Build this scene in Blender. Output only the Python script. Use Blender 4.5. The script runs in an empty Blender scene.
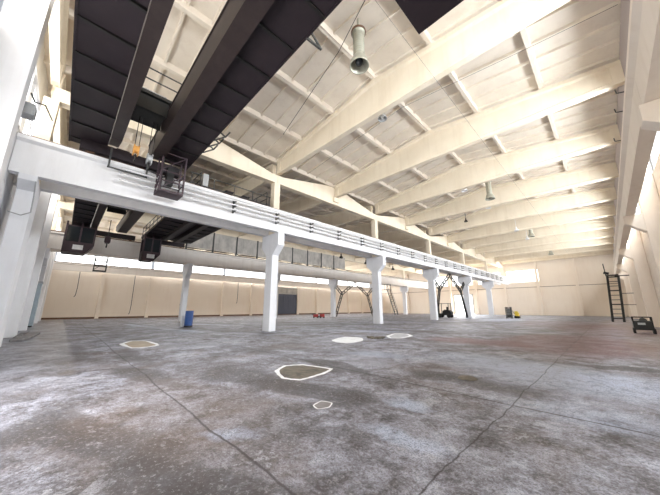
import bpy, math, random
from mathutils import Vector, Matrix, Euler
random.seed(7)
S = bpy.context.scene
COL = S.collection
PI = math.pi

# ------------------------------------------------------------------ grid of the hall (metres)
XM, XR, XB, XW = -15.7, 2.3, -33.7, -51.7          # middle row, right row, far row, back wall
YC = [-1.65, 9.85, 21.85, 33.85, 45.85, 57.85, 69.35]   # columns along the hall
YG, YF = -2.2, 70.2                                 # gable wall, far wall
XWALL = 2.75                                        # right wall inner face
ZB = 10.93                                          # underside of roof beams

# ------------------------------------------------------------------ mesh helper
class MB:
    def __init__(s): s.v = []; s.f = []
    def add(s, vs, fs):
        n = len(s.v); s.v += [tuple(v) for v in vs]; s.f += [tuple(i + n for i in f) for f in fs]; return s
    def box(s, x0, x1, y0, y1, z0, z1):
        if x0 > x1: x0, x1 = x1, x0
        if y0 > y1: y0, y1 = y1, y0
        if z0 > z1: z0, z1 = z1, z0
        return s.add([(x0,y0,z0),(x1,y0,z0),(x1,y1,z0),(x0,y1,z0),(x0,y0,z1),(x1,y0,z1),(x1,y1,z1),(x0,y1,z1)],
                     [(0,3,2,1),(4,5,6,7),(0,1,5,4),(1,2,6,5),(2,3,7,6),(3,0,4,7)])
    def prism(s, poly, axis, a, b):
        """poly of 2-D points swept along axis from a to b; x:(y,z) y:(x,z) z:(x,y)"""
        mk = {'x': lambda p, t: (t, p[0], p[1]), 'y': lambda p, t: (p[0], t, p[1]), 'z': lambda p, t: (p[0], p[1], t)}[axis]
        n = len(poly)
        vs = [mk(p, a) for p in poly] + [mk(p, b) for p in poly]
        fs = [tuple(range(n)), tuple(range(2*n-1, n-1, -1))] + [(i, n+i, n+(i+1) % n, (i+1) % n) for i in range(n)]
        return s.add(vs, fs)
    def loft(s, rings, close=True):
        n = len(rings[0]); vs = [p for r in rings for p in r]; fs = []
        for k in range(len(rings)-1):
            for i in range(n):
                j = (i+1) % n
                fs.append((k*n+i, k*n+j, (k+1)*n+j, (k+1)*n+i))
        if close: fs += [tuple(range(n-1, -1, -1)), tuple((len(rings)-1)*n+i for i in range(n))]
        return s.add(vs, fs)
    @staticmethod
    def frame(p, q):
        d = (Vector(q)-Vector(p)); d.normalize()
        u = d.cross(Vector((0,0,1)))
        if u.length < 1e-3: u = Vector((1,0,0))
        u.normalize(); w = u.cross(d).normalized()
        return d, u, w
    def bar(s, p, q, a, b=None):
        b = b or a
        d, u, w = s.frame(p, q); p, q = Vector(p), Vector(q)
        c = [(-a/2,-b/2),(a/2,-b/2),(a/2,b/2),(-a/2,b/2)]
        return s.loft([[p+u*x+w*y for x, y in c], [q+u*x+w*y for x, y in c]])
    def cyl(s, p, q, r0, r1=None, n=12, close=True):
        r1 = r0 if r1 is None else r1
        d, u, w = s.frame(p, q); p, q = Vector(p), Vector(q)
        ang = [2*PI*i/n for i in range(n)]
        return s.loft([[p+(u*math.cos(t)+w*math.sin(t))*r0 for t in ang], [q+(u*math.cos(t)+w*math.sin(t))*r1 for t in ang]], close)
    def lathe(s, c, prof, n=16):
        """prof: (radius, z) list"""
        ang = [2*PI*i/n for i in range(n)]
        return s.loft([[(c[0]+r*math.cos(t), c[1]+r*math.sin(t), c[2]+z) for t in ang] for r, z in prof], False)
    def path(s, pts, r, n=6):
        for a, b in zip(pts[:-1], pts[1:]): s.cyl(a, b, r, r, n)
        return s
    def build(s, name, mat, parent=None, base=None, smooth=False, bevel=0):
        m = bpy.data.meshes.new(name)
        o0 = Vector(parent_base(parent)) if parent else Vector(base or (0,0,0))
        m.from_pydata([tuple(Vector(v)-o0) for v in s.v], [], s.f); m.validate(); m.update()
        if isinstance(mat, (list, tuple)):
            for x in mat: m.materials.append(x)
        else: m.materials.append(mat)
        if smooth:
            for p in m.polygons: p.use_smooth = True
        o = bpy.data.objects.new(name, m); COL.objects.link(o)
        if parent: o.parent = parent
        else: o.location = o0
        if bevel:
            b = o.modifiers.new('bevel', 'BEVEL'); b.width = bevel; b.segments = 2; b.limit_method = 'ANGLE'
        return o

def parent_base(p):
    v = Vector((0,0,0))
    while p: v += p.location; p = p.parent
    return v
def tag(o, label, cat, group=None):
    o['label'] = label; o['category'] = cat
    o['kind'] = 'thing'
    if group: o['group'] = group
    return o
def thing(name, label, cat, loc, group=None):
    o = bpy.data.objects.new(name, None); COL.objects.link(o); o.location = loc
    o.empty_display_size = .3
    return tag(o, label, cat, group)
def dup(root, delta, label, group=None):
    def cp(o, par):
        c = o.copy(); COL.objects.link(c)
        if par: c.parent = par
        for ch in list(o.children): cp(ch, c)
        return c
    r = cp(root, None); r.location = Vector(root.location)+Vector(delta); r['label'] = label
    if group: r['group'] = group
    return r
def struct(o): o['kind'] = 'structure'; return o

# ------------------------------------------------------------------ materials
class NT:
    def __init__(s, name):
        s.m = bpy.data.materials.new(name); s.m.use_nodes = True; s.t = s.m.node_tree; s.t.nodes.clear()
        s.out = s.n('ShaderNodeOutputMaterial'); s.b = s.n('ShaderNodeBsdfPrincipled')
        s.l(s.b.outputs[0], s.out.inputs[0])
    def n(s, t, **k):
        x = s.t.nodes.new(t)
        for a, v in k.items(): setattr(x, a, v)
        return x
    def l(s, a, b): s.t.links.new(a, b)
    def val(s, sock, v):
        if hasattr(v, 'is_linked') or isinstance(v, bpy.types.NodeSocket): s.l(v, sock)
        else: sock.default_value = v
    def math(s, op, a, b=0, c=0, clamp=False):
        x = s.n('ShaderNodeMath', operation=op, use_clamp=clamp)
        for i, v in enumerate((a, b, c)): s.val(x.inputs[i], v)
        return x.outputs[0]
    def coord(s): return s.n('ShaderNodeTexCoord').outputs['Object']
    def geo(s): return s.n('ShaderNodeNewGeometry').outputs['Position']
    def noise(s, vec, scale, detail=4, rough=.55, dist=0):
        x = s.n('ShaderNodeTexNoise'); s.l(vec, x.inputs['Vector'])
        x.inputs['Scale'].default_value = scale; x.inputs['Detail'].default_value = detail
        x.inputs['Roughness'].default_value = rough; x.inputs['Distortion'].default_value = dist
        return x.outputs['Fac'], x.outputs['Color']
    def ramp(s, fac, stops):
        x = s.n('ShaderNodeValToRGB'); e = x.color_ramp.elements
        while len(e) < len(stops): e.new(.5)
        for i, (p, c) in enumerate(stops):
            e[i].position = p; e[i].color = (c, c, c, 1) if isinstance(c, (int, float)) else (*c, 1)
        s.l(fac, x.inputs[0]); return x.outputs[0]
    def mix(s, fac, a, b, mode='MIX'):
        x = s.n('ShaderNodeMix', data_type='RGBA', blend_type=mode)
        s.val(x.inputs['Factor'], fac)
        for sock, v in ((x.inputs['A'], a), (x.inputs['B'], b)):
            s.val(sock, v if not isinstance(v, tuple) else ((*v, 1) if len(v) == 3 else v))
        return x.outputs['Result']
    def scale(s, vec, sc):
        x = s.n('ShaderNodeMapping'); s.l(vec, x.inputs[0]); x.inputs['Scale'].default_value = sc; return x.outputs[0]
    def bump(s, h, strength, dist=.02):
        x = s.n('ShaderNodeBump'); x.inputs['Strength'].default_value = strength; x.inputs['Distance'].default_value = dist
        s.l(h, x.inputs['Height']); s.l(x.outputs[0], s.b.inputs['Normal'])

def paint(name, col, dirt, amt=.25, rough=.75, scale=.7, bump=.15):
    """whitewashed concrete: blotches, streaks and fine grain"""
    t = NT(name); g = t.geo()
    f, _ = t.noise(g, scale, 6, .6)
    st, _ = t.noise(t.scale(g, (2.2, 2.2, .25)), 1.0, 5, .6)
    a = t.math('MULTIPLY', t.ramp(f, [(.38, 0), (.72, 1)]), amt)
    b = t.math('MULTIPLY', t.ramp(st, [(.5, 0), (.75, 1)]), amt)
    c = t.mix(t.math('ADD', a, b, clamp=True), col, dirt)
    t.l(c, t.b.inputs['Base Color']); t.b.inputs['Roughness'].default_value = rough
    h, _ = t.noise(g, 18, 4, .6); t.bump(h, bump, .01)
    return t.m
def steel(name, col, col2, rough=.5, metal=.0, amt=.5):
    t = NT(name); g = t.coord(); f, _ = t.noise(g, 2.5, 6, .65)
    t.l(t.mix(t.math('MULTIPLY', t.ramp(f, [(.4, 0), (.7, 1)]), amt), col, col2), t.b.inputs['Base Color'])
    t.b.inputs['Roughness'].default_value = rough; t.b.inputs['Metallic'].default_value = metal
    h, _ = t.noise(g, 30, 3); t.bump(h, .08, .005)
    return t.m
def emit(name, col, strength):
    t = NT(name); g = t.geo(); f, _ = t.noise(g, 1.3, 3)
    t.l(t.mix(t.math('MULTIPLY', f, .25), col, tuple(c*.85 for c in col)), t.b.inputs['Emission Color'])
    t.b.inputs['Base Color'].default_value = (*col, 1); t.b.inputs['Emission Strength'].default_value = strength
    t.b.inputs['Roughness'].default_value = .25
    return t.m

M = {}
M['cream'] = paint('cream whitewash', (.84,.76,.62), (.60,.50,.36), .3)
M['slab'] = paint('cream roof slab', (.80,.74,.65), (.58,.50,.42), .3, scale=.5)
M['wall'] = paint('peach wall paint', (.88,.80,.70), (.72,.60,.48), .2, scale=.35)
M['rwall'] = paint('pale wall paint', (.84,.77,.68), (.62,.52,.42), .25, scale=.5)
M['white'] = paint('white beam paint', (.84,.85,.87), (.56,.55,.55), .22)
M['offwhite'] = paint('off white beam paint', (.85,.81,.77), (.62,.56,.50), .25)
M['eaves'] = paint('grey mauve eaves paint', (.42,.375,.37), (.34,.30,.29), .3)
M['colw'] = paint('white column paint', (.80,.82,.86), (.55,.55,.58), .25)
M['dark'] = steel('dark maroon crane steel', (.016,.0095,.014), (.030,.019,.024), .6)
M['girder'] = steel('brown crane girder steel', (.026,.017,.017), (.05,.036,.032), .5)
M['cabm'] = steel('maroon cab steel', (.040,.020,.030), (.07,.045,.05), .5)
M['black'] = steel('black steel', (.006,.0065,.0065), (.022,.02,.018), .5)
M['frame'] = steel('dark lattice steel', (.05,.055,.055), (.12,.11,.10), .6)
M['grey'] = steel('grey galvanised steel', (.42,.44,.45), (.28,.29,.30), .42, .3)
M['lampgrey'] = steel('aged lamp metal', (.40,.40,.33), (.25,.24,.2), .4, .3)
M['pipe'] = steel('white conductor bar', (.82,.83,.84), (.6,.6,.6), .45)
M['blue'] = steel('blue drum paint', (.02,.085,.30), (.03,.05,.13), .4)
M['bluegrey'] = steel('blue grey cabinet paint', (.34,.42,.47), (.25,.3,.33), .5)
M['gate'] = steel('slate blue gate paint', (.085,.10,.15), (.12,.13,.16), .55)
M['yellow'] = steel('yellow machine paint', (.72,.52,.05), (.45,.33,.08), .5)
M['orange'] = steel('orange hook paint', (.65,.32,.07), (.35,.18,.07), .5)
M['red'] = steel('red cart paint', (.42,.03,.03), (.15,.02,.02), .5)
M['rubber'] = steel('black rubber', (.012,.012,.012), (.03,.03,.03), .85)
M['glass_dark'] = steel('dark cab glass', (.02,.025,.03), (.03,.03,.03), .12)
M['rust'] = steel('rusty steel', (.16,.085,.05), (.09,.06,.05), .8)
M['ringpaint'] = paint('white ring paint', (.84,.86,.88), (.45,.45,.46), .4, scale=5)
M['pane'] = emit('daylit window pane', (.93,.97,1.0), 4.0)
M['pane_back'] = emit('daylit strip pane', (.95,.98,1.0), 4.5)
M['pane_gable'] = emit('gable window pane', (.95,.97,1.0), 3.0)
M['day'] = emit('bright daylight beyond gate', (1.0,.99,.97), 4.0)
M['pit'] = paint('pit rubble', (.15,.13,.10), (.05,.045,.04), .8, scale=6, bump=.6)
M['concrete_pale'] = paint('pale concrete fill', (.48,.49,.52), (.30,.30,.31), .6, scale=3)
M['pitlight'] = paint('pale sand fill', (.42,.35,.26), (.22,.19,.16), .7, scale=4, bump=.4)
M['concrete'] = paint('raw concrete', (.25,.24,.24), (.1,.09,.085), .6, scale=3)
def screen_mat():
    t = NT('dusty grey screen panel'); g = t.coord(); f, _ = t.noise(t.scale(g, (1,.9,.5)), 1.2, 6, .7)
    t.l(t.ramp(f, [(.3, (.30,.29,.27)), (.55, (.50,.48,.45)), (.75, (.64,.61,.56))]), t.b.inputs['Base Color'])
    t.b.inputs['Roughness'].default_value = .5; return t.m
M['screen'] = screen_mat()

def floor_mat():
    t = NT('worn concrete floor'); g = t.geo()
    _, wc = t.noise(g, .55, 5, .6)                                    # warp field
    w = t.n('ShaderNodeVectorMath', operation='MULTIPLY_ADD')
    t.l(wc, w.inputs[0]); w.inputs[1].default_value = (1.6,1.6,0); t.l(g, w.inputs[2])
    off = t.n('ShaderNodeVectorMath', operation='SUBTRACT'); t.l(w.outputs[0], off.inputs[0]); off.inputs[1].default_value = (.8,.8,0)
    wp = off.outputs[0]
    big, _ = t.noise(g, .22, 6, .62, .3)
    mid, _ = t.noise(g, 1.1, 8, .68, .5)
    fine, _ = t.noise(g, 7, 8, .72)
    grit, _ = t.noise(g, 55, 4, .7)
    n2, _ = t.noise(g, 3.6, 7, .70, .8)
    n3, _ = t.noise(g, 16, 6, .70, .4)
    v = t.math('ADD', t.math('ADD', t.math('MULTIPLY', mid, .46), t.math('MULTIPLY', n2, .30)), t.math('MULTIPLY', n3, .24))
    c = t.ramp(v, [(.40, (.040,.036,.039)), (.45, (.120,.115,.130)), (.50, (.245,.248,.290)), (.545, (.37,.385,.46)), (.60, (.52,.55,.65))])
    c = t.mix(t.math('MULTIPLY', t.ramp(big, [(.50, 0), (.62, 1)]), .5), c, (.095,.082,.080))    # large worn zones
    c = t.mix(t.math('MULTIPLY', t.ramp(big, [(.36, 1), (.46, 0)]), .5), c, (.36,.37,.43))
    br, _ = t.noise(g, .5, 5, .65, .4)
    c = t.mix(t.math('MULTIPLY', t.ramp(br, [(.52, 0), (.66, 1)]), .5), c, (.15,.105,.078))       # brown tint
    pk, _ = t.noise(g, .75, 10, .72, .6)                              # paint coat left in ragged islands
    c = t.mix(t.math('MULTIPLY', t.ramp(pk, [(.595, 0), (.61, 1)]), .6), c, t.mix(n3, (.36,.37,.41), (.50,.51,.56)))
    c = t.mix(t.math('MULTIPLY', t.math('MULTIPLY', t.ramp(pk, [(.57, 0), (.592, 1)]), t.ramp(pk, [(.596, 1), (.602, 0)])), .5), c, (.07,.06,.055))
    def spot(x, y, rx, ry, rot=0, soft=.55, vec=wp):
        mp = t.n('ShaderNodeMapping', vector_type='TEXTURE'); t.l(vec, mp.inputs[0])
        mp.inputs['Location'].default_value = (x, y, 0); mp.inputs['Rotation'].default_value = (0,0,rot); mp.inputs['Scale'].default_value = (rx, ry, 1e6)
        ln = t.n('ShaderNodeVectorMath', operation='LENGTH'); t.l(mp.outputs[0], ln.inputs[0])
        return t.ramp(ln.outputs['Value'], [(0, 1), (soft, .75), (1, 0)])
    brk = t.ramp(n2, [(.36, .55), (.52, 1)])
    def lay(c, m, amt, col): return t.mix(t.math('MULTIPLY', t.math('MULTIPLY', m, amt), brk), c, col)
    # dark worn stains
    for x, y, rx, ry, r, a in [(-4.1,3.4,1.6,.6,.35,.9),(-5.4,5.3,1.6,.35,.1,.9),(-6.0,3.2,1.6,.7,.2,.8),(-2.3,6.3,1.3,.55,0,.85),(-4.6,.5,1.8,.5,.3,.85),(-2.6,1.0,1.1,.4,.5,.8),(-7.5,1.6,1.6,.4,.2,.8),(-10.5,1.8,2.2,.4,.1,.7),(-3.0,2.2,.8,.25,.6,.5),
                               (-9,5.2,2.6,.6,.15,.55),(-13,.6,2.6,.5,0,.6),(-.1,10.2,1.0,.4,.2,.95),(-7,7,2.4,.6,.4,.5),(-18,8,5,.9,.3,.5),(-24,17,8,1.2,.6,.55),
                               (-16,20,7,1.3,.8,.5),(-8,17,5,1.1,.5,.55),(-11,30,8,1.4,.6,.5),(-30,10,8,1.2,.3,.5)]:
        c = lay(c, spot(x, y, rx, ry, r, .78), a, (.040,.034,.034))
    # reddish zone along the right wall
    for x, y, rx, ry, a in [(-1.4,16,3.0,5.5,.85),(-4.5,13.5,2.6,1.6,.8),(-.5,28,3.0,9,.6),(-3.5,34,4,9,.4)]:
        c = lay(c, spot(x, y, rx, ry, 0, .7), a, (.19,.075,.085))
    # warm brown dust along the walls
    for x, y, rx, ry, a in [(1.6,20,1.5,14,.6),(1.2,40,2.5,16,.6),(-5,1.5,2.5,1.2,.25),(-50.5,25,2.5,40,.8),(-40,62,12,9,.4)]:
        c = lay(c, spot(x, y, rx, ry, 0, .7), a, (.25,.165,.11))
    # pale worn paint, and bluish window reflection painted into the near right floor
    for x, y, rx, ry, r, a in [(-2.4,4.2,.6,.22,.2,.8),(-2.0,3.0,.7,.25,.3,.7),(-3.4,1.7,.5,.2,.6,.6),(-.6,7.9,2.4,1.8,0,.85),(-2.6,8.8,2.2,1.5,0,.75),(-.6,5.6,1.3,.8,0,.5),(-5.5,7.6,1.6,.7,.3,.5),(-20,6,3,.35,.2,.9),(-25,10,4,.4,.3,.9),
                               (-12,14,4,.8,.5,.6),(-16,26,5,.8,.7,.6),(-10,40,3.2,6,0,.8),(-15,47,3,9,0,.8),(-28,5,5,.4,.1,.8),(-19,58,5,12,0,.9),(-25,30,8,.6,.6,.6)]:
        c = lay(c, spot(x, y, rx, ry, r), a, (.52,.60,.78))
    sp, _ = t.noise(g, 24, 6, .75)
    c = t.mix(t.math('MULTIPLY', t.ramp(sp, [(.40, 1), (.46, 0)]), .55), c, (.055,.05,.05))      # pitting
    c = t.mix(t.math('MULTIPLY', t.ramp(sp, [(.56, 0), (.62, 1)]), .4), c, (.50,.51,.55))
    fl = t.ramp(fine, [(.58, 0), (.62, 1)])
    c = t.mix(t.math('MULTIPLY', fl, .45), c, (.40,.40,.43))            # flaked paint
    fl2 = t.ramp(fine, [(.36, 1), (.43, 0)])
    c = t.mix(t.math('MULTIPLY', fl2, .5), c, (.055,.05,.048))
    c = t.mix(t.math('MULTIPLY', t.ramp(grit, [(.40, 1), (.52, 0)]), .6), c, (.07,.065,.065))
    # slab joints, slightly crooked
    sep = t.n('ShaderNodeSeparateXYZ'); t.l(g, sep.inputs[0])
    jx, jc = t.noise(g, .9, 4, .6); js = t.n('ShaderNodeSeparateColor'); t.l(jc, js.inputs[0])
    xx = t.math('ADD', sep.outputs[0], t.math('MULTIPLY_ADD', js.outputs[0], .22, -.11))
    yy = t.math('ADD', sep.outputs[1], t.math('MULTIPLY_ADD', js.outputs[1], .16, -.08))
    def joint(v, pos, wd):
        d = t.math('ABSOLUTE', t.math('SUBTRACT', v, pos))
        m = t.n('ShaderNodeMapRange'); t.l(d, m.inputs[0]); m.inputs[1].default_value = wd; m.inputs[2].default_value = wd*2.4
        m.inputs[3].default_value = 1; m.inputs[4].default_value = 0; return m.outputs[0]
    J = None
    for v, p, wd in [(yy, 1.56, .008), (yy, 5.2, .012), (xx, -1.3, .005), (yy, 16.2, .02), (yy, 27, .02)]:
        j = joint(v, p, wd); J = j if J is None else t.math('MAXIMUM', J, j)
    c = t.mix(t.math('MULTIPLY', J, t.ramp(mid, [(.3, .95), (.7, .6)])), c, (.035,.030,.030))
    t.l(c, t.b.inputs['Base Color'])
    t.l(t.ramp(v, [(.42, .38), (.58, .62)]), t.b.inputs['Roughness']); t.b.inputs['Specular IOR Level'].default_value = .3
    h = t.math('ADD', t.math('MULTIPLY', fine, .6), t.math('MULTIPLY', grit, .4))
    h = t.math('SUBTRACT', h, t.math('MULTIPLY', J, .8)); t.bump(h, .35, .012)
    return t.m
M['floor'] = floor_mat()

# ------------------------------------------------------------------ room shell
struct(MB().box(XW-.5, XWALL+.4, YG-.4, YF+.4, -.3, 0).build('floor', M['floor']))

def roof_z(x):
    for a in (XM, XB, XW):
        if x >= a: c = a+9; return 11.95+(9-abs(x-c))*.115
    return 11.95
# ceiling: ribbed slabs over the three bays, one continuous roof
cb = MB()
xs = [XW+3*k for k in range(19)]
for i in range(18):
    x0, x1 = xs[i], xs[i+1]
    e0, e1 = x0+1e-4, x1-1e-4
    z0, z1 = roof_z(e0)+.30, roof_z(e1)+.30
    cb.prism([(x0-.01, z0), (x1+.01, z1), (x1+.01, z1+.2), (x0-.01, z0+.2)], 'y', YG-.4, YF+.4)
    for xa, xb in ((x0-.004, x0+.13), (x1-.13, x1+.004)):                      # long ribs of each slab
        za, zb = roof_z(max(e0, min(e1, xa)))+.02, roof_z(max(e0, min(e1, xb)))+.02
        lo = xa < x0+.05
        cb.prism([(xa+(0 if lo else .045), za), (xb-(.045 if lo else 0), zb), (xb, zb+.35), (xa, za+.35)], 'y', YG, YF)
    y = YC[0]+.3                                                          # cross ribs
    while y < YF-.3:
        cb.prism([(x0+.1, z0-.13), (x1-.1, z1-.13), (x1-.1, z1+.02), (x0+.1, z0+.02)], 'y', y, y+.09); y += 1.0
cb.box(XR-.2, XWALL+.4, YG-.4, YF+.4, 12.2, 12.5)
struct(cb.build('ceiling', M['slab']))

def panelled(name, mat, pieces, seams, face, parent=None):
    b = MB()
    for p in pieces: b.box(*p)
    return struct(b.build(name, mat))

# right wall: panels below and above a strip of windows
rw = MB(); rw.box(XWALL, XWALL+.3, YG-.4, YF+.4, 0, 8.55); rw.box(XWALL, XWALL+.3, YG-.4, YF+.4, 10.1, 12.4)
for z in (1.2, 3.0, 4.8, 6.6): rw.box(XWALL-.006, XWALL, YG, YF, z, z+.02)
struct(rw.build('wall_right', M['rwall']))
# back wall
bw = MB(); bw.box(XW-.3, XW, YG-.4, YF+.4, 0, 6.75); bw.box(XW-.3, XW, YG-.4, YF+.4, 9.3, 12.6)
y = YC[0]-.3
for k in range(13):
    yy = (YC[0]-.5+6*k)
    bw.box(XW, XW+.45, yy-.22, yy+.22, 0, 6.3)
struct(bw.build('wall_back', M['wall']))
# gable wall near the camera (windows high up, added gate opening behind the camera)
gw = MB(); gw.box(XW-.3, XWALL+.3, YG-.3, YG, 8.15, 8.3); gw.box(XW-.3, -8.4, YG-.3, YG, 0, 8.2); gw.box(XW-.3, XWALL+.3, YG-.3, YG, 11.0, 13.3)
gw.box(-2.6, XWALL+.3, YG-.3, YG, 0, 8.2); gw.box(-8.4, -2.6, YG-.3, YG, 5.2, 8.2)
for x in (-3.7, -9.7, -21.7, -27.7, -39.7, -45.7):                        # pilasters standing before the gable panels
    gw.box(x-.25, x+.25, YG, -1.5 if x > -12 else -1.4, 0, 10.9)
for z in (2.4, 4.2, 6.0, 7.8): gw.box(XW, -8.4, YG, YG+.012, z, z+.02)
struct(gw.build('wall_gable', M['white']))
# far wall with pilasters, seam and window holes
fw = MB(); Z0, Z1 = 6.9, 9.4
GX0, GX1 = -27.0, -22.7
for x0, x1 in ((XW-.3, GX0), (GX1, XWALL+.3)): fw.box(x0, x1, YF, YF+.3, 0, Z0)
fw.box(GX0, GX1, YF, YF+.3, 4.6, Z0)
fw.box(XW-.3, XWALL+.3, YF, YF+.3, Z1, 13.3)
wins = [(-15.1, -9.4), (-21.1, -16.3), (-27.1, -22.3), (-33.1, -28.3)]
xe = XWALL+.3
for x0, x1 in wins: fw.box(x1, xe, YF, YF+.3, Z0, Z1); xe = x0
fw.box(XW-.3, xe, YF, YF+.3, Z0, Z1)
for k in range(9):
    x = XR-6*k
    if k: fw.box(x-.2, x+.2, YF-.5, YF, 0, 11.0)
struct(fw.build('wall_far', M['wall']))

struct(MB().box(XW+.02, XWALL-.02, YF-.02, YF-.002, 5.70, 5.78).build('trim_1', M['rust']))
# windows
def window(n, fixed, span, z, axis, mat, step=1.5):
    """pane plus mullion frame; fixed coordinate plane, span along the other axis"""
    p, f = MB(), MB(); a, b = span; z0, z1 = z; c = fixed
    bx = (lambda m, u0, u1, w0, w1, d0, d1: m.box(c+d0, c+d1, u0, u1, w0, w1)) if axis == 'x' else (lambda m, u0, u1, w0, w1, d0, d1: m.box(u0, u1, c+d0, c+d1, w0, w1))
    bx(p, a, b, z0, z1, -.015, .015)
    k = max(1, round((b-a)/step))
    for i in range(k+1):
        u = a+(b-a)*i/k; bx(f, u-.035, u+.035, z0, z1, -.05, .05)
    for i in range(3):
        w = z0+(z1-z0)*i/2; bx(f, a, b, w-.03, w+.03, -.05, .05)
    o = struct(p.build('window_%d' % n, mat)); f.build('window_frame', M['white'], o); return o
n = 1
for k in range(6):
    window(n, XWALL+.12, (YC[k]+.3, YC[k+1]-.3), (8.55, 10.1), 'x', M['pane']); n += 1
for k in range(6):
    window(n, XW-.12, (YC[k]+.2, YC[k+1]-.2), (6.75, 9.3), 'x', M['pane_back']); n += 1
for x0, x1 in ((-9.4, -4.0), (-15.4, -10.0), (-21.4, -16.1), (-27.4, -22.0), (-33.3, -28.0), (-39.4, -34.1), (-45.4, -40), (-51.4, -46)):
    window(n, YG-.12, (x0, x1), (8.3, 11.0), 'y', M['pane_gable']); n += 1
for x0, x1 in wins:
    window(n, YF+.12, (x0, x1), (Z0, Z1), 'y', M['pane'], 1.2); n += 1
# added unseen gable gate, a glowing panel behind the camera to brighten the hall
g = struct(MB().box(-8.4, -2.6, YG-.25, YG-.2, 0, 5.2).build('added_gate_1', M['day']))
# far gate, open and bright, with a frame
g = struct(MB().box(GX0, GX1, YF+.22, YF+.26, 0, 4.6).build('door_2', M['day']))
f = MB(); f.box(GX0-.12, GX0+.08, YF-.06, YF+.2, 0, 4.7); f.box(GX1-.08, GX1+.12, YF-.06, YF+.2, 0, 4.7); f.box(GX0, GX1, YF-.06, YF+.2, 4.5, 4.7)
f.build('door_frame', M['grey'], g)
# slate gate in the back wall, with a pale panel above
g = MB()
for k in range(4): g.box(XW+.02, XW+.12, 34.4+1.42*k, 34.4+1.42*k+1.38, .05, 4.55)
for k in range(12): g.box(XW+.12, XW+.15, 34.5+.47*k, 34.56+.47*k, .1, 4.5)
gd = struct(g.build('door_3', M['gate']))
f = MB(); f.box(XW, XW+.2, 34.2, 34.4, 0, 6.0); f.box(XW, XW+.2, 40.08, 40.28, 0, 6.0); f.box(XW, XW+.2, 34.2, 40.28, 4.6, 4.72); f.box(XW, XW+.2, 34.2, 40.28, 5.9, 6.05)
f.build('door_frame', M['grey'], gd)
p = MB(); p.box(XW+.03, XW+.08, 34.4, 40.08, 4.72, 5.9)
for k in range(5): p.box(XW+.08, XW+.1, 34.4+1.13*k+.05, 34.4+1.13*k+.09, 4.75, 5.88)
p.build('transom_panel', M['screen'], gd)
# skirting dust kerb at the foot of the back wall, drain pipe trims
struct(MB().box(XW, XW+.12, YG, YF, 0, .22).build('baseboard_back', M['rust']))

# ------------------------------------------------------------------ columns
ORD = ['first', 'second', 'third', 'fourth', 'fifth', 'sixth', 'seventh']
def make_column(x, y, mat):
    t = thing('concrete_column', '', 'column', (x, y, 0), 'Y-headed concrete columns')
    a, hy, w = .40, .25, 1.02
    b = MB(); b.prism([(x-a, 0), (x+a, 0), (x+a, 4.95), (x-a, 4.95)], 'y', y-hy, y+hy); b.build('shaft', mat, t, bevel=.02)
    b = MB(); b.prism([(x-a, 4.95), (x+a, 4.95), (x+w, 5.55), (x+w, 6.43), (x-w, 6.43), (x-w, 5.55)], 'y', y-hy, y+hy); b.build('corbel_head', mat, t, bevel=.02)
    b = MB(); b.box(x-.24, x+.24, y-.24, y+.24, 6.43, 10.3); b.build('upper_post', M['cream'], t, bevel=.015)
    return t
t = thing('concrete_column', 'white concrete column at the left edge, carrying the near end of the crane beam', 'column', (XM, YC[0], 0))
b = MB(); b.box(XM-.95, XM+.55, YC[0]-.25, YC[0]+.25, 0, 6.43); b.build('shaft', M['colw'], t, bevel=.02)
b = MB(); b.prism([(XM+.55, 5.9), (XM+1.0, 6.2), (XM+1.0, 6.43), (XM+.55, 6.43)], 'y', YC[0]-.25, YC[0]+.25); b.build('corbel', M['colw'], t, bevel=.02)
b = MB(); b.box(XM-.24, XM+.24, YC[0]-.24, YC[0]+.24, 6.43, 10.3); b.build('upper_post', M['cream'], t, bevel=.015)
c0 = make_column(XM, YC[1], M['colw'])
c0['label'] = 'tall white Y-headed concrete column, largest and nearest of the middle row'
for k in range(2, 6):
    lab = ['', 'tall white Y-headed concrete column, largest and nearest of the middle row', 'second nearest white Y-headed column of the middle row, before the black stair',
           'white Y-headed column just left of the black forklift', 'white Y-headed column just right of the black forklift, a dark brace at its foot',
           'fifth white Y-headed column of the middle row, smallest one, before the far wall', 'white column built against the far wall at the end of the middle row'][k]
    dup(c0, (0, YC[k]-YC[1], 0), lab)
for k in range(0, 6):
    lab = ['white column of the far row standing against the left gable wall', 'slim white column rising behind the blue drum', 'white column half hidden behind the nearest big column',
           'white column of the far row at the left foot of the lattice brace', 'white column of the far row hidden behind the second big column', 'short looking white Y-headed column of the far row, right of the black stair',
           'white column of the far row built against the far wall'][k]
    dup(c0, (XB-XM, YC[k]-YC[1], 0), lab)
# right row: pier on the wall with a one-sided corbel
def make_pier(y):
    x = XR; t = thing('wall_column', '', 'column', (x, y, 0), 'columns along the right wall')
    b = MB(); b.prism([(x-.28, 0), (XWALL-.01, 0), (XWALL-.01, 10.1), (x-.28, 10.1)], 'y', y-.25, y+.25); b.build('shaft', M['rwall'], t, bevel=.02)
    b = MB(); b.prism([(x-.28, 5.45), (x-1.0, 6.0), (x-1.0, 6.44), (x-.28, 6.44)], 'y', y-.25, y+.25); b.build('corbel', M['rwall'], t, bevel=.02)
    return t
pr = make_pier(YC[1]); pr['label'] = 'cream wall column at the top right, its corbel under the crane beam joint'
for k, lab in ((2, 'cream wall column at the right edge, second from the camera'), (3, 'cream wall column rising behind the small black machine'),
               (4, 'cream wall column with corbel right beside the tall black ladder'), (5, 'cream wall column beyond the tall black ladder'), (6, 'cream wall column in the far right corner of the hall')):
    dup(pr, (0, YC[k]-YC[1], 0), lab)

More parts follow.
